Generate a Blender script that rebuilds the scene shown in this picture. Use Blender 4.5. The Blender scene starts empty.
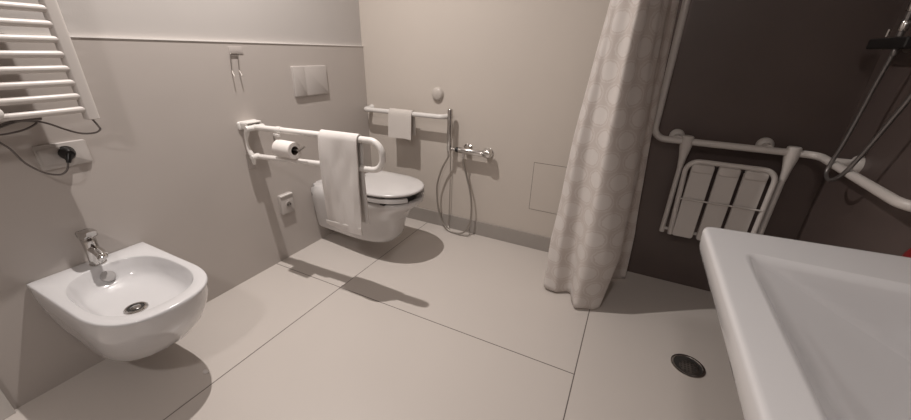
import bpy, bmesh, math, random
from mathutils import Vector, Matrix, noise
C = bpy.context.scene.collection
PI = math.pi
random.seed(4)

# ------------------------------------------------------------------ materials
def srgb(r, g, b):
    f = lambda c: (c/12.92 if c <= .04045 else ((c+.055)/1.055)**2.4)
    return (f(r/255), f(g/255), f(b/255), 1)

def mat(name, col, rough=.5, metal=0, coat=0, spec=.5, mott=0, scale=4, bump=0, bscale=60, rvar=0):
    m = bpy.data.materials.new(name); m.use_nodes = True
    nt = m.node_tree; b = nt.nodes['Principled BSDF']
    b.inputs['Base Color'].default_value = col
    b.inputs['Roughness'].default_value = rough
    b.inputs['Metallic'].default_value = metal
    b.inputs['Coat Weight'].default_value = coat
    b.inputs['Specular IOR Level'].default_value = spec
    tc = nt.nodes.new('ShaderNodeTexCoord')
    if mott:
        n = nt.nodes.new('ShaderNodeTexNoise'); n.inputs['Scale'].default_value = scale
        n.inputs['Detail'].default_value = 6
        r = nt.nodes.new('ShaderNodeMapRange'); r.inputs[3].default_value = 1-mott; r.inputs[4].default_value = 1+mott
        r.inputs[1].default_value = .3; r.inputs[2].default_value = .7
        v = nt.nodes.new('ShaderNodeVectorMath'); v.operation = 'SCALE'
        v.inputs[0].default_value = col[:3]
        nt.links.new(tc.outputs['Object'], n.inputs['Vector'])
        nt.links.new(n.outputs[0], r.inputs[0]); nt.links.new(r.outputs[0], v.inputs['Scale'])
        nt.links.new(v.outputs[0], b.inputs['Base Color'])
        if rvar:
            r2 = nt.nodes.new('ShaderNodeMapRange'); r2.inputs[3].default_value = rough-rvar; r2.inputs[4].default_value = rough+rvar
            r2.inputs[1].default_value = .3; r2.inputs[2].default_value = .7
            nt.links.new(n.outputs[0], r2.inputs[0]); nt.links.new(r2.outputs[0], b.inputs['Roughness'])
    if bump:
        n2 = nt.nodes.new('ShaderNodeTexNoise'); n2.inputs['Scale'].default_value = bscale; n2.inputs['Detail'].default_value = 4
        bp = nt.nodes.new('ShaderNodeBump'); bp.inputs['Strength'].default_value = bump; bp.inputs['Distance'].default_value = .002
        nt.links.new(tc.outputs['Object'], n2.inputs['Vector'])
        nt.links.new(n2.outputs[0], bp.inputs['Height']); nt.links.new(bp.outputs[0], b.inputs['Normal'])
    return m

def grout(m, lines, col, width=.0028):
    """thin joint lines; lines = [(axis, position, other_axis, lo, hi)] in object coordinates"""
    nt = m.node_tree; b = nt.nodes['Principled BSDF']
    tc = nt.nodes.new('ShaderNodeTexCoord'); sp = nt.nodes.new('ShaderNodeSeparateXYZ')
    nt.links.new(tc.outputs['Object'], sp.inputs[0])
    def M(op, a, bb):
        n = nt.nodes.new('ShaderNodeMath'); n.operation = op
        for i, v in enumerate((a, bb)):
            if v is None: continue
            if isinstance(v, (int, float)): n.inputs[i].default_value = v
            else: nt.links.new(v, n.inputs[i])
        return n.outputs[0]
    tot = None
    for ax, pos, ox, lo, hi in lines:
        s = sp.outputs['XYZ'.index(ax)]; o = sp.outputs['XYZ'.index(ox)]
        d = M('LESS_THAN', M('ABSOLUTE', M('SUBTRACT', s, pos), None), width/2)
        k = M('MULTIPLY', d, M('MULTIPLY', M('GREATER_THAN', o, lo), M('LESS_THAN', o, hi)))
        tot = k if tot is None else M('MAXIMUM', tot, k)
    mix = nt.nodes.new('ShaderNodeMix'); mix.data_type = 'RGBA'
    src = b.inputs['Base Color'].links[0].from_socket if b.inputs['Base Color'].links else None
    if src: nt.links.new(src, mix.inputs[6])
    else: mix.inputs[6].default_value = b.inputs['Base Color'].default_value
    mix.inputs[7].default_value = col
    nt.links.new(tot, mix.inputs[0]); nt.links.new(mix.outputs[2], b.inputs['Base Color'])

M = {}
M['plaster'] = mat('plaster', (.50, .470, .448, 1), .85, mott=.012, scale=3, bump=.15, bscale=180)
M['paint'] = mat('cream_wall_paint', (.545, .492, .442, 1), .6, mott=.012, scale=3, bump=.1, bscale=150)
M['walltile'] = mat('taupe_wall_tile', (.495, .452, .422, 1), .36, mott=.03, scale=2.2, rvar=.02)
M['floortile'] = mat('pale_floor_tile', (.575, .528, .49, 1), .32, mott=.015, scale=1.6, rvar=.01)
grout(M['floortile'], [('X', .4957, 'Y', -5, 2), ('X', 1.728, 'Y', -5, 2), ('Y', -.9307, 'X', -1, 1.728), ('Y', -2.16, 'X', -1, 1.728)], (.13, .11, .10, 1), .0042)
M['skirting'] = mat('grey_skirting_tile', (.335, .305, .280, 1), .4, mott=.05, scale=4)
M['darktile'] = mat('dark_brown_wall_tile', (.100, .075, .068, 1), .38, mott=.12, scale=1.8, rvar=.06)
M['ceiling'] = mat('ceiling_paint', (.86, .84, .81, 1), .9)
M['ceramic'] = mat('glazed_ceramic', (.66, .65, .655, 1), .12, coat=.3)
M['ceramic2'] = mat('toilet_ceramic', (.62, .60, .59, 1), .16, coat=.2)
M['seatplastic'] = mat('toilet_seat_plastic', (.58, .56, .55, 1), .25)
M['enamel'] = mat('white_enamel', (.61, .57, .54, 1), .32)
M['nylon'] = mat('white_nylon', (.76, .73, .70, 1), .3)
M['nylon2'] = mat('ivory_nylon', (.60, .56, .53, 1), .35)
M['nylon3'] = mat('white_rail_coating', (.66, .635, .61, 1), .3)
M['plate'] = mat('socket_plastic', (.47, .435, .41, 1), .4)
M['flush'] = mat('flush_plate_plastic', (.47, .435, .412, 1), .35)
M['clear'] = mat('frosted_adhesive_plate', (.44, .40, .375, 1), .25)
M['chrome'] = mat('chrome', (.62, .60, .58, 1), .12, metal=1)
M['steel'] = mat('brushed_steel', (.42, .40, .38, 1), .3, metal=1)
M['hose'] = mat('metal_hose', (.40, .37, .34, 1), .35, metal=.8)
M['darkhose'] = mat('dark_metal_hose', (.22, .205, .20, 1), .35, metal=.8)
M['black'] = mat('black_plastic', (.012, .011, .011, 1), .4)
M['darkgrille'] = mat('drain_grille', (.06, .05, .045, 1), .4, metal=.6)
M['cable'] = mat('grey_cable', (.15, .13, .12, 1), .5)
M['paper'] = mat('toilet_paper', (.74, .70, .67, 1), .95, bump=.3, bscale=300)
M['card'] = mat('cardboard', (.10, .07, .055, 1), .9)
M['towel'] = mat('towel_cloth', (.70, .665, .64, 1), .95, bump=.7, bscale=500)
M['washcloth'] = mat('washcloth_terry', (.56, .52, .485, 1), .95, bump=.7, bscale=500)
M['beige'] = mat('beige_plastic', (.50, .455, .415, 1), .35)
M['seam'] = mat('panel_joint', (.17, .15, .13, 1), .8)
M['red'] = mat('red_plastic', (.20, .012, .015, 1), .4)
M['trim'] = mat('metal_trim', (.86, .83, .80, 1), .3)
M['white'] = mat('white_lacquer', (.62, .59, .56, 1), .4)
M['capgrey'] = mat('overflow_plastic', (.40, .385, .38, 1), .4)
M['gap'] = mat('dark_gap', (.03, .027, .025, 1), .7)

def curtain_mat():
    m = bpy.data.materials.new('curtain_fabric'); m.use_nodes = True
    nt = m.node_tree; b = nt.nodes['Principled BSDF']; b.inputs['Roughness'].default_value = .75
    b.inputs['Sheen Weight'].default_value = .15
    uv = nt.nodes.new('ShaderNodeUVMap'); uv.uv_map = 'UVMap'
    sp = nt.nodes.new('ShaderNodeSeparateXYZ'); nt.links.new(uv.outputs[0], sp.inputs[0])
    def Mt(op, a, bb=None, c=None):
        n = nt.nodes.new('ShaderNodeMath'); n.operation = op
        for i, v in enumerate((a, bb, c)):
            if v is None: continue
            if isinstance(v, (int, float)): n.inputs[i].default_value = v
            else: nt.links.new(v, n.inputs[i])
        return n.outputs[0]
    P = .104; Q = P*.866
    row = Mt('FLOOR', Mt('DIVIDE', sp.outputs[1], Q))
    su = Mt('MULTIPLY', sp.outputs[0], .74)
    odd = Mt('MULTIPLY', Mt('MODULO', Mt('ABSOLUTE', row), 2), P/2)
    # distance to the circle centres of a staggered grid
    fx = Mt('SUBTRACT', Mt('MODULO', Mt('ADD', Mt('ADD', su, odd), 10*P), P), P/2)
    fy = Mt('SUBTRACT', Mt('SUBTRACT', sp.outputs[1], Mt('MULTIPLY', row, Q)), Q/2)
    d = Mt('SQRT', Mt('ADD', Mt('MULTIPLY', fx, fx), Mt('MULTIPLY', fy, fy)))
    nz = nt.nodes.new('ShaderNodeTexNoise'); nz.inputs['Scale'].default_value = 70; nz.inputs['Detail'].default_value = 2
    nt.links.new(uv.outputs[0], nz.inputs['Vector'])
    dd = Mt('ADD', d, Mt('MULTIPLY', Mt('SUBTRACT', nz.outputs[0], .5), .012))
    disc = Mt('LESS_THAN', dd, .036)
    ring = Mt('LESS_THAN', Mt('ABSOLUTE', Mt('SUBTRACT', dd, .0445)), .003)
    v = Mt('ADD', Mt('MULTIPLY', disc, .78), Mt('MULTIPLY', ring, .5))
    mix = nt.nodes.new('ShaderNodeMix'); mix.data_type = 'RGBA'
    mix.inputs[6].default_value = (.74, .68, .64, 1); mix.inputs[7].default_value = (.86, .82, .79, 1)
    nt.links.new(v, mix.inputs[0]); nt.links.new(mix.outputs[2], b.inputs['Base Color'])
    tr = nt.nodes.new('ShaderNodeBsdfTranslucent'); nt.links.new(mix.outputs[2], tr.inputs[0])
    ms = nt.nodes.new('ShaderNodeMixShader'); ms.inputs[0].default_value = .35
    out = nt.nodes['Material Output']
    nt.links.new(b.outputs[0], ms.inputs[1]); nt.links.new(tr.outputs[0], ms.inputs[2]); nt.links.new(ms.outputs[0], out.inputs[0])
    return m
M['curtain'] = curtain_mat()

# ------------------------------------------------------------------ helpers
def obj(name, bm, material, parent=None, smooth=True, angle=38, bevel=0, seg=2):
    bmesh.ops.recalc_face_normals(bm, faces=bm.faces[:])
    if smooth:
        for f in bm.faces: f.smooth = True
        for e in bm.edges:
            if len(e.link_faces) == 2 and e.calc_face_angle(0) > math.radians(angle): e.smooth = False
    me = bpy.data.meshes.new(name); bm.to_mesh(me); bm.free()
    mats = material if isinstance(material, (list, tuple)) else [material]
    for k in mats: me.materials.append(k)
    o = bpy.data.objects.new(name, me); C.objects.link(o)
    if parent:
        o.parent = parent
        o.matrix_parent_inverse = Matrix.Translation(-wloc(parent))
    if bevel:
        b = o.modifiers.new('bevel', 'BEVEL'); b.width = bevel; b.segments = seg; b.limit_method = 'ANGLE'; b.angle_limit = math.radians(40)
    return o
def wloc(o):
    v = Vector((0, 0, 0))
    while o is not None:
        if o.type == 'EMPTY': v = Vector(o.location); break
        o = o.parent
    return v if (o is not None) else Vector((0, 0, 0))
# parts are modelled in world coordinates; children of an empty are shifted by the empty's place
def part(name, bm, material, root, sub=None, label=None, **k):
    loc = Vector(root.location)
    bmesh.ops.translate(bm, verts=bm.verts[:], vec=-loc)
    o = obj(name, bm, material, None, **k)
    o.parent = sub if sub else root
    if label: o['label'] = label
    return o
def thing(name, label, cat, loc, group=None):
    o = bpy.data.objects.new(name, None); C.objects.link(o); o.location = loc; o.empty_display_size = .05
    o['label'] = label; o['category'] = cat
    if group: o['group'] = group
    return o
def tag(o, label, cat, group=None):
    o['label'] = label; o['category'] = cat
    if group: o['group'] = group
    return o
def structure(o): o['kind'] = 'structure'; return o

def box(bm, lo, hi, mi=0):
    x0, y0, z0 = lo; x1, y1, z1 = hi
    v = [bm.verts.new(p) for p in [(x0,y0,z0),(x1,y0,z0),(x1,y1,z0),(x0,y1,z0),(x0,y0,z1),(x1,y0,z1),(x1,y1,z1),(x0,y1,z1)]]
    for q in [(0,3,2,1),(4,5,6,7),(0,1,5,4),(1,2,6,5),(2,3,7,6),(3,0,4,7)]:
        f = bm.faces.new([v[i] for i in q]); f.material_index = mi
    return bm
def loft(bm, rings, cap0=True, cap1=True, closed=True):
    vs = [[bm.verts.new(p) for p in r] for r in rings]
    n = len(rings[0])
    for a, b in zip(vs, vs[1:]):
        for i in range(n if closed else n-1):
            j = (i+1) % n
            bm.faces.new((a[i], a[j], b[j], b[i]))
    if cap0: bm.faces.new(vs[0][::-1])
    if cap1: bm.faces.new(vs[-1])
    return vs
def fillet(pts, r, n=8):
    """polyline with rounded corners; r number or list per inner point"""
    P = [Vector(p) for p in pts]; out = [P[0]]
    for i in range(1, len(P)-1):
        rr = r[i-1] if isinstance(r, (list, tuple)) else r
        a = (P[i-1]-P[i]); b = (P[i+1]-P[i]); la, lb = a.length, b.length; a.normalize(); b.normalize()
        ang = a.angle(b)
        if rr <= 0 or ang > PI-.02: out.append(P[i]); continue
        d = min(rr/math.tan(ang/2), la*.49 if i > 1 else la*.98, lb*.49 if i < len(P)-2 else lb*.98)
        rr = d*math.tan(ang/2)
        c = P[i]+(a+b).normalized()*(rr/math.sin(ang/2))
        s, e = P[i]+a*d-c, P[i]+b*d-c
        tot = s.angle(e)
        for k in range(n+1):
            t = k/n
            out.append(c+(s*math.sin((1-t)*tot)+e*math.sin(t*tot))/math.sin(tot))
    out.append(P[-1]); return out
def spline(pts, n=8):
    P = [Vector(p) for p in pts]; P = [2*P[0]-P[1]]+P+[2*P[-1]-P[-2]]; out = []
    for i in range(1, len(P)-2):
        for k in range(n):
            t = k/n; a, b, c, d = P[i-1:i+3]
            out.append(.5*((2*b)+(c-a)*t+(2*a-5*b+4*c-d)*t*t+(3*b-a-3*c+d)*t**3))
    out.append(P[-2]); return out
def tube(bm, pts, r, n=14, cap=True, flat=None):
    """swept round tube; r number or function of 0..1; flat = (ra, rb) elliptic factors"""
    P = [Vector(p) for p in pts]; T = []
    for i in range(len(P)):
        t = (P[min(i+1, len(P)-1)]-P[max(i-1, 0)]); T.append(t.normalized())
    up = Vector((0, 0, 1)) if abs(T[0].z) < .9 else Vector((0, 1, 0))
    nrm = (up-T[0]*up.dot(T[0])).normalized(); rings = []
    for i, p in enumerate(P):
        nrm = (nrm-T[i]*nrm.dot(T[i])).normalized(); bn = T[i].cross(nrm)
        rr = r(i/(len(P)-1)) if callable(r) else r
        fa, fb = flat if flat else (1, 1)
        rings.append([p+nrm*math.cos(2*PI*k/n)*rr*fa+bn*math.sin(2*PI*k/n)*rr*fb for k in range(n)])
    loft(bm, rings, cap, cap); return bm
def lathe(bm, prof, at, axis, n=32, cap0=True, cap1=True):
    """prof = [(radius, distance along axis)]"""
    a = Vector(axis).normalized(); u = a.orthogonal().normalized(); w = a.cross(u); o = Vector(at)
    loft(bm, [[o+a*d+(u*math.cos(2*PI*k/n)+w*math.sin(2*PI*k/n))*max(r, 1e-4) for k in range(n)] for r, d in prof], cap0, cap1)
    return bm
def rrect(w, h, r, n=6):
    """rounded rectangle outline centred on the origin"""
    out = []
    for cx, cy, a0 in ((w/2-r, h/2-r, 0), (-w/2+r, h/2-r, PI/2), (-w/2+r, -h/2+r, PI), (w/2-r, -h/2+r, 1.5*PI)):
        for k in range(n+1):
            a = a0+PI/2*k/n; out.append((cx+r*math.cos(a), cy+r*math.sin(a)))
    return out
def plate_on(bm, centre, normal, up, w, h, t, r=.008, ch=.002, t0=0):
    """rounded plate with a soft edge standing off a wall"""
    nz = Vector(normal); v = Vector(up); u = v.cross(nz); c = Vector(centre)
    R = []
    for s, d in ((0, t0), (0, t-ch), (ch*.35, t-ch*.35), (ch, t)):
        R.append([c+nz*d+u*x+v*y for x, y in rrect(w-2*s, h-2*s, max(r-s, .0005))])
    loft(bm, R); return bm

# ------------------------------------------------------------------ the room
RX, YF, ZC = 2.55, -3.40, 2.5
bm = bmesh.new(); box(bm, (-.02, YF, -.05), (RX, 0, 0)); structure(obj('floor', bm, M['floortile'], smooth=False))
bm = bmesh.new(); box(bm, (-.12, YF, ZC), (RX, 0, ZC+.05)); structure(obj('ceiling', bm, M['ceiling'], smooth=False))
# left wall: tile up to 1.2 m standing 10 mm proud of the plaster
bm = bmesh.new(); box(bm, (-.12, YF, 1.197), (-.010, 0, ZC), 0); box(bm, (-.12, YF, -.05), (0, 0, 1.197), 1)
structure(obj('wall_left', bm, [M['plaster'], M['walltile']], smooth=False))
bm = bmesh.new(); box(bm, (-.010, YF, 1.197), (.003, -.001, 1.2015)); structure(obj('trim_1', bm, M['trim'], smooth=False))
# back wall: cream paint, then dark tile in the shower
bm = bmesh.new(); box(bm, (-.12, 0, -.05), (1.74, .1, ZC), 0); box(bm, (1.74, 0, -.05), (RX+.1, .1, ZC), 1)
structure(obj('wall_back', bm, [M['paint'], M['darktile']], smooth=False))
bm = bmesh.new(); box(bm, (RX, YF, -.05), (RX+.1, 0, ZC)); structure(obj('wall_right', bm, M['darktile'], smooth=False))
bm = bmesh.new(); box(bm, (-.12, YF-.1, -.05), (RX+.1, YF, ZC)); structure(obj('wall_front', bm, M['plaster'], smooth=False))
bm = bmesh.new(); box(bm, (0, -.010, 0), (1.735, 0, .104)); structure(obj('baseboard_back', bm, M['skirting'], smooth=False, bevel=.0015))
bm = bmesh.new(); box(bm, (0, -2.16, 0), (.022, -2.008, 2.1)); structure(obj('trim_2', bm, M['white'], smooth=False, bevel=.003))

# ------------------------------------------------------------------ towel radiator
t = thing('towel_radiator', 'white ladder towel radiator mounted on the left wall above the double socket', 'radiator', (.1, -1.78, .94))
def post(y):
    bm = bmesh.new(); R = []
    for z, s in ((.946, .7), (.949, 1), (1.72, 1), (1.723, .7)):
        R.append([(.104+a, y+b, z) for a, b in rrect(.032*s, .036*s, .008*s)])
    loft(bm, R); return bm
part('post', post(-1.548), M['enamel'], t); part('post', post(-2.0), M['enamel'], t)
z = .981
for k in range(17):
    if k == 11: z += .07
    bm = bmesh.new()
    ya, yb = -1.555, -1.993
    pts = [(.108+.016*math.sin(PI*j/16)**.8, ya+(yb-ya)*j/16, z) for j in range(17)]
    tube(bm, pts, .0105, 14)
    part('crossbar', bm, M['enamel'], t); z += .0415
for y in (-1.575, -1.97):
    bm = bmesh.new(); lathe(bm, [(.016, 0), (.016, .006), (.009, .01), (.009, .095)], (.0, y, 1.55), (1, 0, 0), 20)
    part('wall_bracket', bm, M['enamel'], t)
bm = bmesh.new(); lathe(bm, [(.001, .036), (.014, .034), (.018, .03), (.0195, .006), (.016, 0)][::-1], (.112, -1.762, .995), (1, 0, -.0), 28)
part('valve_knob', bm, M['nylon'], t, label='round white knob in front of the lowest bars')
bm = bmesh.new(); box(bm, (.045, -1.715, .955), (.075, -1.655, .985)); part('cable_clamp', bm, M['cable'], t, smooth=False, bevel=.004)

# cable from the radiator to the wall socket, coil behind the bars
pc = thing('power_cord', 'grey cable looping from the radiator foot to the plug in the double socket', 'cable', (.05, -1.63, .78))
cp = [(.1,-1.548,.949),(.1,-1.538,.922),(.095,-1.535,.908),(.08,-1.548,.897),(.06,-1.575,.898),(.05,-1.606,.915),(.05,-1.65,.945),(.05,-1.70,.955),(.055,-1.745,.945),
      (.06,-1.775,.935),(.06,-1.755,.925),(.055,-1.70,.93),(.05,-1.665,.948),(.05,-1.70,.960),(.055,-1.76,.945),(.055,-1.768,.92),(.05,-1.744,.878),(.05,-1.728,.831),(.05,-1.697,.790),(.05,-1.663,.774),(.05,-1.642,.786),(.045,-1.630,.812)]
bm = bmesh.new(); tube(bm, spline(cp, 8), .0030, 10); part('cable', bm, M['cable'], pc)
bm = bmesh.new(); lathe(bm, [(.0205, .0), (.0205, .016), (.014, .026), (.012, .032), (.001, .033)], (.010, -1.617, .832), (1, 0, 0), 28)
tube(bm, [(.036, -1.618, .83), (.043, -1.624, .822), (.046, -1.631, .806)], lambda s: .011-.005*s, 12)
part('plug', bm, M['black'], pc)

# double socket
t = thing('wall_socket', 'double plastic wall socket below the towel radiator, a black plug in its right half', 'socket', (0, -1.622, .826))
bm = bmesh.new(); plate_on(bm, (0, -1.622, .827), (1,0,0), (0,0,1), .132, .082, .009, .006)
part('cover_plate', bm, M['plate'], t)
bm = bmesh.new(); plate_on(bm, (.009, -1.654, .827), (1,0,0), (0,0,1), .055, .056, .003, .004, .001); part('blank_insert', bm, M['plate'], t)
bm = bmesh.new(); lathe(bm, [(.0245, 0), (.0245, .0025), (.021, .003)], (.009, -1.617, .832), (1,0,0), 28); part('outlet_well', bm, M['gap'], t)
# small socket by the toilet
t = thing('wall_socket', 'single splash-proof wall socket low on the tiles between bidet and toilet', 'socket', (0, -.800, .345))
bm = bmesh.new(); plate_on(bm, (0, -.800, .345), (1,0,0), (0,0,1), .088, .120, .020, .008, .004); part('housing', bm, M['plate'], t)
bm = bmesh.new(); plate_on(bm, (.018, -.800, .399), (1,0,0), (0,0,1), .084, .010, .007, .004, .002); part('hinge_lid', bm, M['nylon'], t, label='bright raised lid edge along the top')
bm = bmesh.new(); lathe(bm, [(.021, 0), (.021, .003), (.018, .0035)], (.0195, -.794, .338), (1,0,0), 28); part('outlet_ring', bm, M['plate'], t)
bm = bmesh.new(); lathe(bm, [(.0165, 0), (.0165, .004)], (.0195, -.794, .338), (1,0,0), 28); part('outlet_well', bm, M['steel'], t)
for dy in (-.009, .009):
    bm = bmesh.new(); lathe(bm, [(.004, 0), (.004, .005)], (.0195, -.794+dy, .338), (1,0,0), 12); part('contact_hole', bm, M['gap'], t)

# flush plate, hook
t = thing('flush_plate', 'rectangular beige flush plate on the tiles above the toilet', 'flush plate', (0, -.495, 1.005))
bm = bmesh.new(); plate_on(bm, (0, -.495, 1.006), (1,0,0), (0,0,1), .250, .162, .013, .006, .003); part('plate', bm, M['flush'], t)
bm = bmesh.new(); plate_on(bm, (.013, -.4545, 1.006), (1,0,0), (0,0,1), .163, .155, .0006, .004, .0002); part('large_button', bm, M['flush'], t)
bm = bmesh.new(); plate_on(bm, (.013, -.577, 1.006), (1,0,0), (0,0,1), .080, .155, .0006, .004, .0002); part('small_button', bm, M['flush'], t)
t = thing('wall_hook', 'small adhesive wire hook near the top edge of the tiled wall', 'hook', (0, -.92, 1.165))
bm = bmesh.new(); plate_on(bm, (0, -.915, 1.163), (1,0,0), (0,0,1), .070, .034, .002, .004, .0008); part('adhesive_plate', bm, M['clear'], t)
bm = bmesh.new(); tube(bm, fillet([(.022,-.962,1.052),(.006,-.958,1.075),(.006,-.950,1.150),(.006,-.912,1.150),(.006,-.922,1.075),(.022,-.924,1.052)], .006, 5), .0024, 10)
part('wire', bm, M['hose'], t)

# ------------------------------------------------------------------ ceramics
def radial(poly, c, N):
    """resample a star shaped outline around c at N angles"""
    out = []
    for k in range(N):
        a = 2*PI*k/N; d = Vector((math.cos(a), math.sin(a))); best = None
        for i in range(len(poly)):
            p = Vector(poly[i])-Vector(c); q = Vector(poly[(i+1) % len(poly)])-Vector(c); e = q-p
            den = d.x*e.y-d.y*e.x
            if abs(den) < 1e-12: continue
            s = (p.x*e.y-p.y*e.x)/den; u = (p.x*d.y-p.y*d.x)/den
            if s > 0 and -1e-6 <= u <= 1+1e-6: best = s if best is None else max(best, s)
        out.append((c[0]+d.x*best, c[1]+d.y*best))
    return out
def dshape(x0, L, w, xs, p=2.3, rb=.0, n=40):
    """flat back at x0, straight sides to xs, superellipse nose to L; half width w; rb rounds the back"""
    out = []
    for k in range(n+1):
        a = -PI/2+PI*k/n; ca, sa = math.cos(a), math.sin(a)
        out.append((xs+(L-xs)*abs(ca)**(2/p), w*math.copysign(abs(sa)**(2/p), sa)))
    if rb:
        for cx, cy, a0 in ((x0+rb, w-rb, PI/2), (x0+rb, -w+rb, PI)):
            for k in range(7):
                a = a0+PI/2*k/6; out.append((cx+rb*math.cos(a), cy+rb*math.sin(a)))
    else: out += [(x0, w), (x0, -w)]
    return out
def sellipse(cx, cy, a, b, p=2.3, n=80):
    return [(cx+a*math.copysign(abs(math.cos(t))**(2/p), math.cos(t)), cy+b*math.copysign(abs(math.sin(t))**(2/p), math.sin(t))) for t in [2*PI*k/n for k in range(n)]]

# bidet ------------------------------------------------------------
BY = -1.672
t = thing('bidet', 'white wall-hung ceramic bidet with a chrome tap below the radiator', 'bidet', (0, BY, 0))
N = 128; c = (.29, 0)
def ring(poly, z, inset=0, cc=c):
    pts = radial(poly, cc, N); out = []
    for x, y in pts:
        d = Vector((x-cc[0], y-cc[1])); l = d.length; d *= max(l-inset, 0)/l
        out.append((cc[0]+d.x, BY+cc[1]+d.y, z))
    return out
outer = dshape(.001, .558, .172, .33, 2.6)
body = []
for z_, L, w, xs in ((.098, .17, .085, .07), (.102, .20, .10, .08), (.119, .275, .112, .12), (.153, .352, .126, .17), (.205, .427, .142, .23), (.27, .490, .156, .28), (.335, .531, .167, .31), (.38, .550, .1715, .325), (.414, .558, .172, .33)):
    cc = (min(.29, L*.5), 0)
    pts = radial(dshape(.001, L, w, xs, 2.4), cc, N)
    body.append([(x, BY+y, z_) for x, y in pts])
top = [ring(outer, .421, .001), ring(outer, .4265, .0030), ring(outer, .428, .007)]
inner = sellipse(.296, .000, .214, .143, 2.6)
ic = (.29, 0)
tin = [ring(inner, .428, -.002), ring(inner, .4268, .0003), ring(inner, .423, .002)]
deep = []
for s, z_, dx in ((.97, .395, 0), (.93, .372, 0), (.84, .356, 0), (.66, .345, 0), (.45, .340, .0), (.25, .338, .0), (.12, .337, 0)):
    deep.append([(.31+(x-.29)*s+dx-.02*(s), y_*1+(BY)*0, z_) for x, y_, _ in [(p_[0], BY+(p_[1]-BY)*s, 0) for p_ in ring(inner, 0, .008)]])
bm = bmesh.new(); loft(bm, body+top+tin+deep)
part('bowl', bm, M['ceramic'], t, angle=50)
bm = bmesh.new(); lathe(bm, [(.001, 0), (.034, 0), (.034, .003), (.030, .0065), (.025, .0065), (.0235, .0015), (.001, .0015)], (.318, BY-.022, .3385), (0,0,1), 36, False, False); part('drain_ring', bm, M['chrome'], t)
bm = bmesh.new(); lathe(bm, [(.0235, 0), (.0235, .002)], (.318, BY-.022, .3405), (0,0,1), 30); part('drain_well', bm, M['gap'], t)
bm = bmesh.new(); lathe(bm, [(.001, .0075), (.011, .007), (.0155, .0055), (.0155, .003)][::-1], (.318, BY-.022, .339), (0,0,1), 36); part('drain_plug', bm, M['chrome'], t)
bm = bmesh.new(); ax = Vector((.86, 0, .5)).normalized(); lathe(bm, [(.021, 0), (.022, .012), (.019, .018), (.001, .020)], Vector((.098, BY+.001, .385)), ax, 28); part('overflow_cap', bm, M['capgrey'], t, label='round matt grey overflow cap inside the bowl')
# tap
tp = thing('bidet_tap', 'chrome single-lever mixer tap standing on the bidet deck', 'tap', (.05, BY+.005, .42))
bx, by = .052, BY+.006
bm = bmesh.new(); lathe(bm, [(.025, .003), (.025, .008), (.022, .008), (.0205, .05), (.021, .095), (.0215, .112), (.019, .118)], (bx, by, .424), (0,0,1), 32); part('tap_body', bm, M['chrome'], tp)
bm = bmesh.new(); tube(bm, fillet([(bx+.005, by, .494), (bx+.045, by, .492), (bx+.068, by, .482)], .015, 5), .0155, 20, flat=(.85, 1.05)); part('spout', bm, M['chrome'], tp)
bm = bmesh.new(); lathe(bm, [(.0135, 0), (.0155, .004), (.0155, .018), (.012, .022)], (bx+.058, by, .485), (.6, 0, -.8), 24); part('swivel_aerator', bm, M['chrome'], tp)
bm = bmesh.new(); R_ = []
for s_, w_, z0_, z1_ in ((-.026, .017, .540, .556), (-.020, .021, .537, .562), (.010, .0225, .536, .568), (.040, .020, .546, .572), (.052, .014, .556, .572)):
    R_.append([(bx+s_, by+a, (z0_+z1_)/2+b) for a, b in rrect(2*w_, z1_-z0_, .006)])
loft(bm, R_); part('lever', bm, M['chrome'], tp)

# toilet -----------------------------------------------------------
TY = -.495
t = thing('toilet', 'white wall-hung toilet with lid closed beneath the flush plate', 'toilet', (0, TY, 0))
def tpoly(L, w, wb, xs, p=2.2):
    """toilet outline: narrow at the wall (wb), widening to w, rounded nose at L"""
    out = []
    for k in range(41):
        a = -PI/2+PI*k/40; ca, sa = math.cos(a), math.sin(a)
        out.append((xs+(L-xs)*abs(ca)**(2/p), w*math.copysign(abs(sa)**(2/p), sa)))
    def wx(x): q = min(1, x/xs); return wb+(w-wb)*q*q*(3-2*q)
    up = [(xs*(1-k/14), wx(xs*(1-k/14))) for k in range(1, 15)]
    up[-1] = (.001, wb-.02); up.insert(-1, (.012, wb-.004)); up.insert(-1, (.004, wb-.011))
    return out+up+[(x, -y) for x, y in up[::-1]]
def tring(L, w, wb, xs, z_, p=2.3):
    return [(x, TY+y, z_) for x, y in radial(tpoly(L, w, wb, xs, p), (min(.45, L*.6), 0), 96)]
rings = [tring(.52, .108, .088, .32, .108, 2.6), tring(.556, .119, .098, .34, .112, 2.6), tring(.573, .125, .10, .35, .127, 2.6), tring(.593, .132, .108, .35, .155, 2.5), tring(.604, .144, .115, .36, .21, 2.4), tring(.622, .158, .122, .38, .27), tring(.655, .171, .127, .42, .32),
         tring(.700, .179, .128, .44, .355), tring(.730, .182, .120, .46, .38), tring(.736, .182, .104, .46, .398), tring(.732, .178, .085, .458, .404)]
bowlc = (.50, 0)
def oval(a, b, z_, dx=0): return [(x, TY+y, z_) for x, y in radial(sellipse(.49+dx, 0, a, b, 2.1), (.45, 0), 96)]
bm = bmesh.new(); loft(bm, rings+[oval(.215, .145, .404), oval(.206, .136, .398), oval(.185, .128, .36), oval(.15, .10, .28), oval(.10, .05, .24)]); part('bowl', bm, M['ceramic2'], t, angle=55)
def seat_outline(g, a=0.0):
    return dshape(.305-g, .745+g, .183+g, .50, 2.15, .03)
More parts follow.
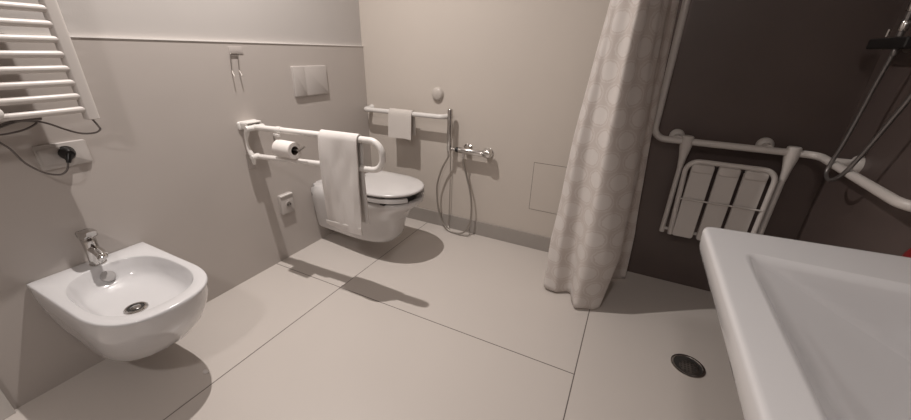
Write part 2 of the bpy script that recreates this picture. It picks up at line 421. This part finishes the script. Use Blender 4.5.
# seat ring, open at the front
bm = bmesh.new(); n = 72
prof_o = radial(dshape(.30, .738, .184, .50, 2.15, .05), (.50, 0), n*2)
prof_i = radial(sellipse(.50, 0, .165, .112, 2.1), (.50, 0), n*2)
idx = [k % (2*n) for k in range(9, 2*n-9+1)]
R_ = []
for k in idx:
    o_, i_ = Vector(prof_o[k]), Vector(prof_i[k]); d = (i_-o_)
    R_.append([(o_.x, TY+o_.y, .416), (o_.x, TY+o_.y, .434), (o_.x+d.x*.08, TY+o_.y+d.y*.08, .440), (o_.x+d.x*.9, TY+o_.y+d.y*.9, .438), (i_.x, TY+i_.y, .432), (i_.x, TY+i_.y, .416)])
loft(bm, R_); part('seat', bm, M['seatplastic'], t, label='white seat ring with an open front')
bm = bmesh.new(); lo = []
for g, z_ in ((-.010, .4495), (0, .452), (.002, .458), (-.001, .464), (-.010, .4675), (-.06, .4705), (-.12, .4715)):
    lo.append([(x, TY+y, z_) for x, y in radial(dshape(.285-g, .736+g, .185+g, .50, 2.15, .06 if g > -.05 else .03), (.50, 0), 96)])
loft(bm, lo); part('lid', bm, M['seatplastic'], t, angle=60)
for dy in (-.075, .075):
    bm = bmesh.new(); lathe(bm, [(.016, -.03), (.018, -.026), (.018, .026), (.016, .03)], (.275, TY+dy, .436), (0,1,0), 24); part('hinge', bm, M['nylon'], t)
    bm = bmesh.new(); lathe(bm, [(.006, 0), (.006, .0025), (.004, .003)], (.325, TY+dy*.42, .469), (0,0,1), 14); part('hinge_screw', bm, M['steel'], t)
for sx, sy in ((.58, -1), (.58, 1), (.36, -1), (.36, 1)):
    bm = bmesh.new(); box(bm, (sx, TY+sy*.155-.010, .403), (sx+.03, TY+sy*.155+.010, .417)); part('seat_buffer', bm, M['gap'], t, smooth=False)
    bm = bmesh.new(); box(bm, (sx, TY+sy*.145-.008, .438), (sx+.02, TY+sy*.145+.008, .450)); part('lid_buffer', bm, M['gap'], t, smooth=False)

# ------------------------------------------------------------------ folding grab rail with towel and paper roll
HY = -.935
t = thing('folding_grab_rail', 'white hinged U-shaped grab rail on a wall bracket beside the toilet', 'grab rail', (0, HY, .605))
bm = bmesh.new(); plate_on(bm, (0, HY, .822), (1,0,0), (0,0,1), .105, .040, .010, .010, .003); part('wall_plate', bm, M['nylon'], t)
bm = bmesh.new(); plate_on(bm, (0, HY-.025, .640), (1,0,0), (0,0,1), .034, .085, .012, .008, .003); part('lower_bracket', bm, M['clear'], t, label='greyer foot bracket under the link arm')
bm = bmesh.new()
for dy in (-.038, .038):
    box(bm, (.008, HY+dy-.005, .808), (.055, HY+dy+.005, .838))
box(bm, (.008, HY-.041, .834), (.058, HY+.041, .842)); part('hinge_bracket', bm, M['nylon'], t, smooth=False, bevel=.004)
bm = bmesh.new(); lathe(bm, [(.012, -.05), (.014, -.046), (.014, .046), (.012, .05)], (.055, HY, .812), (0,1,0), 20); part('hinge_pin', bm, M['nylon'], t)
bm = bmesh.new(); tube(bm, spline([(.045, HY-.035, .81), (.030, HY-.040, .76), (.032, HY-.040, .71), (.045, HY-.035, .665), (.045, HY-.035, .63)], 6), lambda s: .010+.003*math.cos(s*9), 14); part('link_arm', bm, M['nylon'], t)
bm = bmesh.new(); lathe(bm, [(.013, -.025), (.015, -.02), (.015, .02), (.013, .025)], (.045, HY-.02, .668), (0,1,0), 20); part('link_pivot', bm, M['nylon'], t)
bm = bmesh.new(); tube(bm, fillet([(.05, HY, .814), (.816, HY+.022, .832), (.816, HY+.022, .706), (.05, HY, .664)], [.060, .058], 12), .0142, 20); part('rail_tube', bm, M['nylon'], t)
# paper roll
bm = bmesh.new(); PX0, PX1, PYc, PZ, PR = .222, .330, HY-.012, .735, .041
R_ = [[(x, PYc+r*math.cos(a), PZ+r*math.sin(a)) for a in [2*PI*k/40 for k in range(40)]] for x, r in ((PX0, .021), (PX0, PR-.002), (PX0+.002, PR), (PX1-.002, PR), (PX1, PR-.002), (PX1, .021), (PX0, .021))]
pr = thing('toilet_paper_roll', 'white toilet paper roll hanging on the folding grab rail', 'toilet paper', (PX0, PYc, PZ-PR))
loft(bm, R_, False, False); part('paper', bm, M['paper'], pr)
bm = bmesh.new(); R_ = [[(x, PYc+r*math.cos(a), PZ+r*math.sin(a)) for a in [2*PI*k/32 for k in range(32)]] for x, r in ((PX0, .0208), (PX1-.001, .0208), (PX1-.001, .0195), (PX0, .0195))]
loft(bm, R_, False, False); part('core', bm, M['card'], pr, label='brown cardboard core')
h = thing('paper_holder', 'wire paper holder under the top tube of the folding grab rail', 'holder', (.2, HY, .8))
bm = bmesh.new(); tube(bm, fillet([(.215, PYc, .80), (.200, PYc, .80), (.200, PYc, PZ+.004), (.365, PYc, PZ+.004), (.397, PYc, .762)], .012, 5), .0045, 10); part('holder_arm', bm, M['steel'], h)
bm = bmesh.new(); lathe(bm, [(.0175, -.016), (.0175, .016)], (.225, HY+.005, .8175), (1,0,.025), 20); part('clamp', bm, M['nylon'], h)
bm = bmesh.new(); box(bm, (.205, PYc-.006, .790), (.240, PYc+.006, .803)); part('clamp_block', bm, M['nylon'], h, smooth=False, bevel=.002)

# draped towels ----------------------------------------------------
def drape(name, path, x0, x1, along, thick, seed, wob, nx=44, slope=0, flare=0):
    """sheet swept along x following path [(y,z)], with gentle waves, given thickness"""
    P = spline([(0, a, b) for a, b in path], 10); n = len(P)
    bm = bmesh.new(); grid = []
    T = [(P[min(i+1, n-1)]-P[max(i-1, 0)]).normalized() for i in range(n)]
    ztop = max(p.z for p in P)
    for side in (1, -1):
        g = []
        for i, p in enumerate(P):
            nr = Vector((0, -T[i].z, T[i].y))*(-1); row = []
            hang = min(1, max(0, (ztop-p.z)/.12))
            for j in range(nx+1):
                u = j/nx; x = x0+(x1-x0)*u
                cx = (x0+x1)/2; x += (x-cx)*flare*hang
                w = wob*hang*(noise.noise(Vector((x*9+seed, p.z*2.0, (1 if p.y > along else 0)*7)))*1.0+.35*noise.noise(Vector((x*26, p.z*7, seed))))
                e = thick/2
                dz = slope*(x-cx)+ (.006*noise.noise(Vector((x*12, seed, 3)))*hang)
                row.append(bm.verts.new(Vector((x, p.y+w, p.z+dz))+nr*e*side))
            g.append(row)
        grid.append(g)
    a, b = grid
    for g in (a, b):
        for i in range(n-1):
            for j in range(nx): bm.faces.new((g[i][j], g[i][j+1], g[i+1][j+1], g[i+1][j]))
    for i in range(n-1):
        for j in (0, nx): bm.faces.new((a[i][j], a[i+1][j], b[i+1][j], b[i][j]))
    for i in (0, n-1):
        for j in range(nx): bm.faces.new((a[i][j], a[i][j+1], b[i][j+1], b[i][j]))
    return bm
TWY = HY+.017
tw = thing('towel', 'large white towel draped over the folding grab rail, both ends hanging', 'towel', (.60, HY, .84))
zt = .8472
pth = [(TWY-.036, .382), (TWY-.037, .45), (TWY-.034, .58), (TWY-.029, .72), (TWY-.024, .80), (TWY-.018, .832), (TWY, zt), (TWY+.018, .832), (TWY+.021, .80), (TWY+.022, .70), (TWY+.022, .55), (TWY+.022, .42)]
part('cloth', drape('cloth', pth, .487, .704, TWY, .006, 2.3, .020, slope=.022), M['towel'], tw)
bm = drape('b', [(TWY-.0405, .398), (TWY-.041, .402), (TWY-.0415, .414), (TWY-.041, .418)], .487, .704, TWY, .003, 2.3, .020, slope=.022)
part('woven_border', bm, M['towel'], tw)

# ------------------------------------------------------------------ short rail on the back wall, washcloth, button
t = thing('grab_rail', 'short white grab rail on the back wall beside the left corner', 'grab rail', (.37, 0, .81))
bm = bmesh.new(); tube(bm, fillet([(.040, -.001, .800), (.040, -.088, .800), (.668, -.088, .804), (.668, -.001, .804)], .035, 8), .0155, 18); part('rail_tube', bm, M['nylon3'], t)
for x in (.040, .668):
    bm = bmesh.new(); lathe(bm, [(.021, 0), (.021, .004), (.018, .007), (.0155, .008)], (x, 0, .802), (0,-1,0), 24); part('wall_flange', bm, M['nylon3'], t)
tw = thing('washcloth', 'small white washcloth folded over the short rail on the back wall', 'towel', (.34, -.088, .81))
pth = [(-.122, .640), (-.119, .68), (-.114, .75), (-.107, .804), (-.088, .8225), (-.071, .806), (-.067, .77), (-.066, .66)]
part('cloth', drape('c', pth, .263, .443, -.088, .007, 5.1, .003, nx=24), M['washcloth'], tw)
t = thing('push_button', 'round off-white dome button on the cream wall above the hand shower', 'button', (.577, 0, .93))
bm = bmesh.new(); lathe(bm, [(.040, 0), (.040, .010), (.037, .017), (.030, .022), (.001, .025)], (.577, 0, .93), (0,-1,0), 36); part('dome', bm, M['beige'], t)
bm = bmesh.new(); lathe(bm, [(.043, 0), (.043, .005), (.040, .006)], (.577, 0, .93), (0,-1,0), 36); part('base_ring', bm, M['beige'], t)

# hand shower & thermostat mixer by the toilet
mx = thing('shower_mixer', 'chrome wall mixer with round knob on the cream wall right of the toilet', 'mixer', (.87, 0, .6))
MZ, MY = .603, -.062
bm = bmesh.new(); lathe(bm, [(.017, 0), (.0195, .003), (.0195, .168), (.017, .172)], (.765, MY, MZ), (1,0,0), 28); part('mixer_body', bm, M['chrome'], mx)
bm = bmesh.new(); lathe(bm, [(.018, 0), (.027, .004), (.030, .012), (.030, .038), (.026, .048), (.001, .050)], (.938, MY, MZ+.006), (1,0,0), 28); part('knob', bm, M['chrome'], mx)
bm = bmesh.new(); lathe(bm, [(.0165, 0), (.0165, .018), (.012, .022)], (.765, MY, MZ), (-1,0,0), 24); part('end_cap', bm, M['black'], mx)
bm = bmesh.new(); lathe(bm, [(.032, 0), (.032, .006), (.021, .012), (.018, .045)], (.805, 0, MZ+.004), (0,-1,0), 28); part('wall_rosette', bm, M['chrome'], mx)
bm = bmesh.new(); lathe(bm, [(.032, 0), (.032, .006), (.021, .012), (.018, .045)], (.948, 0, MZ-.006), (0,-1,0), 28); part('wall_rosette', bm, M['chrome'], mx)
bm = bmesh.new(); lathe(bm, [(.009, 0), (.009, .035), (.007, .036)], (.80, MY, MZ-.012), (0,0,-1), 16); part('hose_outlet', bm, M['chrome'], mx)
bm = bmesh.new(); tube(bm, [(.747, MY, MZ), (.722, MY, MZ), (.703, MY, MZ+.002)], .009, 14); lathe(bm, [(.0165, 0), (.0165, .022)], (.697, MY, MZ-.006), (0,0,1), 20, True, True); part('holder', bm, M['chrome'], mx)
hs = thing('hand_shower', 'slim chrome hand shower upright in its holder beside the toilet mixer', 'hand shower', (.697, MY, .58))
bm = bmesh.new(); lathe(bm, [(.008, -.035), (.0105, -.02), (.0135, .0), (.016, .05), (.0172, .10), (.0172, .262), (.0150, .268)], (.697, MY, .585), (.01,0,1), 24); part('handle', bm, M['chrome'], hs)
hz = [(.697,MY,.56),(.680,-.055,.53),(.640,-.052,.455),(.608,-.05,.36),(.600,-.05,.285),(.612,-.052,.17),(.645,-.055,.075),(.70,-.065,.016),(.77,-.075,.008),(.83,-.065,.03),(.862,-.055,.10),(.868,-.05,.20),(.855,-.05,.32),(.825,-.052,.43),(.803,-.058,.51),(.80,MY,.56)]
bm = bmesh.new(); tube(bm, spline(hz, 8), .0062, 12); part('hose', bm, M['hose'], hs)
# thin strand added in place of the shadow line behind the hose
ch = [(.690,-.030,.585),(.688,-.022,.4),(.684,-.022,.12),(.682,-.030,.03),(.72,-.065,.0075),(.80,-.080,.0065),(.86,-.065,.0075),(.852,-.035,.05)]
bm = bmesh.new(); tube(bm, spline(ch, 8), .0030, 8); part('shadow_line', bm, M['hose'], hs, label='thin grey strand standing in for the shadow line straight down behind the hose')

# access panel
t = thing('access_panel', 'square flush access panel low on the cream wall left of the curtain', 'panel', (1.40, 0, .27))
bm = bmesh.new()
x0, x1, z0, z1, w = 1.245, 1.555, .272, .580, .0028
for lo, hi in (((x0,-.0012,z0),(x0+w,0,z1)), ((x1-w,-.0012,z0),(x1,0,z1)), ((x0+w,-.0012,z0),(x1-w,0,z0+w)), ((x0+w,-.0012,z1-w),(x1-w,0,z1))): box(bm, lo, hi)
part('joint', bm, M['seam'], t, smooth=False)
bm = bmesh.new(); box(bm, (x0+w, -.0015, z0+w), (x1-w, 0, z1-w)); part('door', bm, M['paint'], t, smooth=False)

# ------------------------------------------------------------------ shower rail on the dark wall
t = thing('shower_grab_rail', 'long white shower rail running round the dark tiled corner with a vertical bar', 'grab rail', (1.84, 0, .8))
SY, SZ, DX = -.08, .815, 2.474
bm = bmesh.new(); tube(bm, fillet([(1.838, SY, 1.98), (1.838, SY, SZ), (DX, SY, SZ), (DX, -.712, SZ), (RX-.001, -.712, SZ)], [.055, .045, .06], 10), .0155, 20); part('rail_tube', bm, M['nylon2'], t)
def rosette(at, ax): 
    bm = bmesh.new(); lathe(bm, [(.034, 0), (.034, .010), (.028, .018), (.016, .022), (.015, .078)], at, ax, 28); part('wall_mount', bm, M['nylon2'], t)
rosette((1.945, 0, SZ+.008), (0,-1,0)); rosette((2.300, 0, SZ+.008), (0,-1,0)); rosette((RX, -.215, SZ+.008), (-1,0,0)); rosette((1.838, 0, 1.9), (0,-1,0))

# hanging seat folded against the wall
st = thing('shower_chair', 'white slatted fold-up shower seat hanging from the shower rail', 'shower seat', (2.18, -.1, .33))
for x in (1.985, 2.385):
    bm = bmesh.new(); R_ = []
    for z_, hx, y0, y1 in ((.842, .022, -.100, -.060), (.838, .026, -.104, -.056), (.79, .026, -.106, -.056), (.74, .017, -.104, -.072), (.69, .0125, -.101, -.077)):
        R_.append([(x+hx*math.cos(a), (y0+y1)/2+(y1-y0)/2*math.sin(a), z_) for a in [2*PI*k/24 for k in range(24)]])
    loft(bm, R_); part('hook', bm, M['nylon2'], st)
    bm = bmesh.new(); tube(bm, [(x, -.089, .70), (x, -.089, .338)], .0115, 16); part('support_arm', bm, M['nylon2'], st)
bm = bmesh.new(); tube(bm, fillet([(2.020, -.118, .345), (2.005, -.118, .735), (2.352, -.118, .735), (2.352, -.118, .345)], .052, 10), .0115, 16); part('seat_frame', bm, M['nylon2'], st)
bm = bmesh.new(); tube(bm, [(2.018, -.127, .545), (2.35, -.127, .548)], .0042, 10); part('cross_wire', bm, M['nylon2'], st)
bm = bmesh.new(); tube(bm, [(1.985, -.092, .36), (2.385, -.092, .36)], .008, 10); part('pivot_bar', bm, M['nylon2'], st)
for x0, x1 in ((2.030, 2.121), (2.137, 2.222), (2.237, 2.326)):
    bm = bmesh.new(); R_ = []
    for d, s in ((-.103, .003), (-.106, 0), (-.118, 0), (-.121, .002)):
        w, hh = (x1-x0)-2*s, .385-2*s
        R_.append([((x0+x1)/2+a, d, .532+b_) for a, b_ in rrect(w, hh, .012)])
    loft(bm, R_); part('slat', bm, M['nylon2'], st)
    bm = bmesh.new(); R_ = [[((x0+x1)/2+a, d, .702+b_) for a, b_ in rrect((x1-x0)*s, .040*s, .014)] for d, s in ((-.120, 1), (-.125, .96), (-.128, .85))]
    loft(bm, R_); part('slat_clip', bm, M['nylon2'], st)
for x in (2.129, 2.2295):
    bm = bmesh.new(); lathe(bm, [(.0045, 0), (.0045, .004)], (x, -.128, .716), (0,-1,0), 10); part('rivet', bm, M['gap'], st)

# ------------------------------------------------------------------ shower fittings on the right wall
sm = thing('shower_thermostat', 'dark horizontal shower thermostat with chrome fittings at the upper right', 'mixer', (RX, -.2, 1.25))
bm = bmesh.new(); box(bm, (2.455, -.36, 1.228), (2.51, -.118, 1.262)); part('valve_body', bm, M['black'], sm, smooth=False, bevel=.005)
for y in (-.17, -.31):
    bm = bmesh.new(); lathe(bm, [(.032, 0), (.032, .006), (.018, .012), (.016, .06)], (RX, y, 1.25), (-1,0,0), 24); part('wall_rosette', bm, M['steel'], sm)
bm = bmesh.new(); tube(bm, [(2.50, -.197, 1.268), (2.50, -.197, 1.96)], .0095, 16); part('riser_pipe', bm, M['darkhose'], sm)
bm = bmesh.new(); lathe(bm, [(.013, 0), (.0135, .002), (.0135, .028), (.0125, .030)], (2.50, -.197, 1.285), (0,0,1), 20); part('pipe_nut', bm, M['chrome'], sm)
bm = bmesh.new(); lathe(bm, [(.013, 0), (.0135, .002), (.0135, .040), (.0125, .042)], (2.50, -.197, 1.345), (0,0,1), 20); part('pipe_nut', bm, M['chrome'], sm)
bm = bmesh.new(); tube(bm, [(2.482, -.160, 1.268), (2.482, -.160, 1.292)], .005, 12); part('indicator_pin', bm, M['chrome'], sm)
hz = [(2.47,-.287,1.236),(2.47,-.285,1.20),(2.47,-.268,1.11),(2.47,-.257,1.02),(2.462,-.258,.90),(2.455,-.255,.835),(2.450,-.262,.792),(2.448,-.298,.772),(2.450,-.338,.782),(2.455,-.375,.82),(2.465,-.412,.91),(2.472,-.458,1.03),(2.475,-.488,1.11),(2.475,-.52,1.25),(2.475,-.53,1.42),(2.475,-.50,1.60),(2.48,-.43,1.70)]
sh = thing('shower_hose', 'grey metal shower hose looping in front of the white rail on the right wall', 'hose', (2.47, -.3, .77))
bm = bmesh.new(); tube(bm, spline(hz, 8), .0068, 12); part('hose', bm, M['darkhose'], sh)
bm = bmesh.new(); lathe(bm, [(.008, 0), (.010, .003), (.010, .022), (.008, .025)], (2.472, -.287, 1.230), (0,0,-1), 16); part('hose_nut', bm, M['darkhose'], sh)

pcrd = thing('pull_cord', 'red pull handle hanging by the dark right wall just behind the washbasin', 'pull cord', (2.49, -.755, .68))
bm = bmesh.new(); R_ = [[(2.505+a*.35*s, -.762+a2, z_) for a, a2 in [(math.cos(q)*.03, math.sin(q)*.036*s) for q in [2*PI*k/3+PI/2 if False else 2*PI*k/24 for k in range(24)]]] for z_, s in ((.668, .60), (.671, .66), (.695, .50), (.715, .24), (.720, .14))]
loft(bm, R_); part('handle', bm, M['red'], pcrd)
bm = bmesh.new(); tube(bm, [(2.505, -.762, .718), (2.505, -.762, ZC)], .0016, 8); part('cord', bm, M['red'], pcrd)

# ------------------------------------------------------------------ floor drain
t = thing('floor_drain', 'round steel floor drain in the shower area left of the washbasin', 'drain', (2.147, -.662, 0))
bm = bmesh.new(); lathe(bm, [(.064, 0), (.064, .0025), (.0615, .004), (.054, .004), (.052, .001)], (2.147, -.662, 0), (0,0,1), 48, False, False); part('rim', bm, M['chrome'], t)
bm = bmesh.new(); lathe(bm, [(.053, .0004), (.053, .0018)], (2.147, -.662, 0), (0,0,1), 40); part('cup', bm, M['gap'], t)
bm = bmesh.new(); lathe(bm, [(.038, .0018), (.038, .0042), (.035, .005)], (2.152, -.673, 0), (0,0,1), 40); part('grate', bm, M['steel'], t)
bm = bmesh.new()
for i in range(-2, 3):
    for j in range(-2, 3):
        if i*i+j*j < 7: box(bm, (2.147+i*.013-.0035, -.672+j*.013-.0035, .005), (2.147+i*.013+.0035, -.672+j*.013+.0035, .0054))
part('holes', bm, M['gap'], t, smooth=False)

# small white shape added in place of a bright spot of light on the floor
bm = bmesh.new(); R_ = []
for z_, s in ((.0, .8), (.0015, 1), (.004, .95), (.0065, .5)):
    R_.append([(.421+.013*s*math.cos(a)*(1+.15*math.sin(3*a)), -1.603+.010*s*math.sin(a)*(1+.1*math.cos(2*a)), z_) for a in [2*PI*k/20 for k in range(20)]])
loft(bm, R_); tag(obj('bright_spot', bm, M['paper']), 'tiny white shape standing in for a bright spot of light on the floor at the edge of the bidet shadow', 'bright spot')

# ------------------------------------------------------------------ curtain
def curtain():
    keys = [  # (z, plan points from the left back edge to the right back edge)
        (.012, [(1.55,-.27),(1.475,-.395),(1.53,-.435),(1.60,-.40),(1.628,-.44),(1.650,-.515),(1.71,-.50),(1.765,-.455),(1.745,-.36),(1.72,-.25),(1.78,-.17),(1.835,-.135),(1.868,-.11),(1.80,-.07)]),
        (.30, [(1.53,-.25),(1.472,-.37),(1.52,-.435),(1.59,-.41),(1.620,-.45),(1.645,-.515),(1.74,-.50),(1.81,-.42),(1.80,-.33),(1.76,-.24),(1.80,-.17),(1.84,-.135),(1.862,-.11),(1.81,-.07)]),
        (.65, [(1.54,-.22),(1.492,-.33),(1.52,-.42),(1.58,-.42),(1.620,-.44),(1.655,-.49),(1.73,-.46),(1.80,-.37),(1.80,-.29),(1.77,-.22),(1.80,-.17),(1.825,-.145),(1.838,-.118),(1.79,-.07)]),
        (1.15, [(1.58,-.20),(1.530,-.30),(1.55,-.39),(1.585,-.41),(1.625,-.42),(1.665,-.455),(1.71,-.41),(1.76,-.33),(1.775,-.27),(1.77,-.21),(1.795,-.16),(1.808,-.135),(1.815,-.112),(1.78,-.07)]),
        (2.44, [(1.68,-.20),(1.650,-.27),(1.665,-.33),(1.675,-.37),(1.690,-.40),(1.710,-.425),(1.73,-.38),(1.745,-.32),(1.75,-.27),(1.755,-.22),(1.765,-.17),(1.775,-.14),(1.785,-.11),(1.77,-.07)])]
    NZ, curves = 90, []
    for z_, pl in keys: curves.append([Vector(p) for p in spline([(x, y, z_) for x, y in pl], 14)])
    n = len(curves[0]); bm = bmesh.new(); uvl = bm.loops.layers.uv.new('UVMap')
    s = [0]
    for i in range(1, n): s.append(s[-1]+max((curves[k][i]-curves[k][i-1]).length for k in (0, 1, 2)))
    rows = []
    for k in range(NZ+1):
        z_ = .012+(2.44-.012)*k/NZ
        for q in range(len(keys)-1):
            if z_ <= keys[q+1][0]+1e-6: break
        f = (z_-keys[q][0])/(keys[q+1][0]-keys[q][0]); f2 = f
        row = []
        for i in range(n):
            p = curves[q][i].lerp(curves[q+1][i], f2)
            w = .006*noise.noise(Vector((s[i]*8, z_*3, 1)))+.003*math.sin(s[i]*60+z_*2)
            zz = z_
            if k == 0: zz = .014+.006*noise.noise(Vector((s[i]*9, 0, 4)))
            row.append(bm.verts.new((p.x+w, p.y+w*.8, zz)))
        rows.append(row)
    for k in range(NZ):
        for i in range(n-1):
            fc = bm.faces.new((rows[k][i], rows[k][i+1], rows[k+1][i+1], rows[k+1][i]))
            for lp, (a, b) in zip(fc.loops, ((i, k), (i+1, k), (i+1, k+1), (i, k+1))):
                lp[uvl].uv = (s[a], .012+2.43*b/NZ)
    return bm
cu = obj('shower_curtain', curtain(), M['curtain'], angle=80)
sl = cu.modifiers.new('thickness', 'SOLIDIFY'); sl.thickness = .0015; sl.offset = 0
tag(cu, 'cream shower curtain with pale circle pattern gathered at the edge of the dark tiles', 'curtain')
bm = bmesh.new(); tube(bm, [(1.735, -.002, 2.47), (1.735, -1.55, 2.47)], .010, 14)
cr = obj('trim_3', bm, M['trim']); structure(cr)

# ------------------------------------------------------------------ washbasin
t = thing('washbasin', 'large white ceramic washbasin with wide flat rim in the right foreground', 'washbasin', (RX, -1.56, .85))
BX0, BX1, BYa, BYb, BZ = 1.923, RX-.001, -1.925, -1.226, .85
def smax(a, b, k=.006):
    h_ = max(k-abs(a-b), 0)/k; return max(a, b)+h_*h_*k*.25
def bz(x, y):
    u = x-1.981; v = -1.334-y
    d = -1.0*u
    d = smax(d, -3.0*v, .004)
    d = smax(d, -(.43*u+.13*v) if v > 0 else 0, .014)
    d = smax(d, -.165, .03); d = smax(d, -4*(y+1.84)); d = smax(d, -3*(2.43-x))
    return min(0, d) if d < 0 else 0
xs = sorted(set([BX0+q for q in (0, .0012, .003, .006, .010, .016)]+[BX0+.016+(.045-.016)*k/3 for k in range(4)]+[1.963+k*.006 for k in range(97)]+[BX1-.01, BX1]))
xs = [x for x in xs if x <= BX1]
ys = sorted(set([BYa+q for q in (0, .0012, .003, .006, .010, .016)]+[BYb-q for q in (0, .0012, .003, .006, .010, .016)]+[BYa+.016+k*.006 for k in range(int((BYb-BYa-.032)/.006)+1)]))
rr_ = .020; re = .008
bm = bmesh.new(); G = []
def place(x, y):
    # round the two front corners, let the far side flare slightly towards the wall
    cx, cy = BX0+rr_, None
    if x < cx and y > BYb-rr_: cy = BYb-rr_
    if x < cx and y < BYa+rr_: cy = BYa+rr_
    dist = min(x-BX0, BYb-y, y-BYa)
    if cy is not None:
        dx, dy = cx-x, abs(y-cy); m_ = max(dx, dy)/rr_; l = math.hypot(dx, dy)
        if l > 1e-9:
            s_ = max(dx, dy)/l; x2 = cx-dx*s_; y2 = cy+(y-cy)*s_
        else: x2, y2 = x, y
        dist = rr_*(1-m_); x, y = x2, y2
    drop = 0
    if dist < re: drop = re-math.sqrt(max(0, re*re-(re-dist)**2))
    yy = y+max(0, (y-(-1.34))/(BYb+1.34))*.036*min(1, (x-BX0)/.35) if y > -1.34 else y
    return x, yy, drop
for x in xs:
    row = []
    for y in ys:
        x2, y2, drop = place(x, y); row.append(bm.verts.new((x2, y2, BZ+bz(x, y)-drop)))
    G.append(row)
nx_, ny_ = len(xs), len(ys)
for i in range(nx_-1):
    for j in range(ny_-1): bm.faces.new((G[i][j], G[i+1][j], G[i+1][j+1], G[i][j+1]))
loop = [G[i][0] for i in range(nx_)]+[G[-1][j] for j in range(1, ny_)]+[G[i][-1] for i in range(nx_-2, -1, -1)]+[G[0][j] for j in range(ny_-2, 0, -1)]
prev = loop; ccx, ccy = 2.25, -1.58
for dz, s_ in ((-.040, .003), (-.052, .007), (-.060, .015), (-.068, .05), (-.12, .09), (-.19, .14), (-.21, .22)):
    cur = []
    for v_ in loop:
        x, y = v_.co.x, v_.co.y; d = Vector((ccx-x, ccy-y)); d = d.normalized()*min(s_, d.length*.8)
        if x > BX1-.002: d.x = 0
        cur.append(bm.verts.new((x+d.x, y+d.y, BZ+dz)))
    for i in range(len(loop)):
        j = (i+1) % len(loop)
        if (prev[i].co-prev[j].co).length > 1e-7: bm.faces.new((prev[i], prev[j], cur[j], cur[i]))
    prev = cur
bm.faces.new(prev)
bmesh.ops.remove_doubles(bm, verts=bm.verts[:], dist=1e-6)
part('basin', bm, M['ceramic'], t, angle=70)
bm = bmesh.new(); lathe(bm, [(.001, .004), (.028, .004), (.032, .002), (.032, 0)][::-1], (2.34, -1.56, BZ-.163), (0,0,1), 32); part('drain_ring', bm, M['chrome'], t)

# ------------------------------------------------------------------ light
def disc(loc, r, e, col, name, spread=180):
    l = bpy.data.lights.new(name, 'AREA'); l.shape = 'DISK'; l.size = 2*r; l.energy = e; l.color = col; l.spread = math.radians(spread)
    o = bpy.data.objects.new(name, l); C.objects.link(o); o.location = loc; return o
disc((.47, -1.07, 2.49), .014, 26, (1, .935, .89), 'downlight', 150)
disc((1.51, -3.02, 2.49), .10, 17, (1, .935, .90), 'entrance_downlight')
w = bpy.data.worlds.new('World'); bpy.context.scene.world = w; w.use_nodes = True
w.node_tree.nodes['Background'].inputs[0].default_value = (.5, .48, .46, 1); w.node_tree.nodes['Background'].inputs[1].default_value = .1

# ------------------------------------------------------------------ camera
f_px, yaw, pitch, roll = 360.04, math.radians(25.823), math.radians(-23.891), math.radians(1.505)
cam = bpy.data.cameras.new('camera'); co = bpy.data.objects.new('camera', cam); C.objects.link(co)
cam.sensor_width = 36; cam.sensor_fit = 'HORIZONTAL'; cam.lens = f_px/911*36; cam.clip_start = .02
co.matrix_world = Matrix.Translation((1.74502, -2.11021, 1.18716)) @ Matrix.Rotation(yaw, 4, 'Z') @ Matrix.Rotation(PI/2+pitch, 4, 'X') @ Matrix.Rotation(roll, 4, 'Z')
sc = bpy.context.scene; sc.camera = co
sc.view_settings.view_transform = 'Standard'; sc.view_settings.look = 'None'; sc.view_settings.gamma = 1
sc.view_settings.exposure = 0
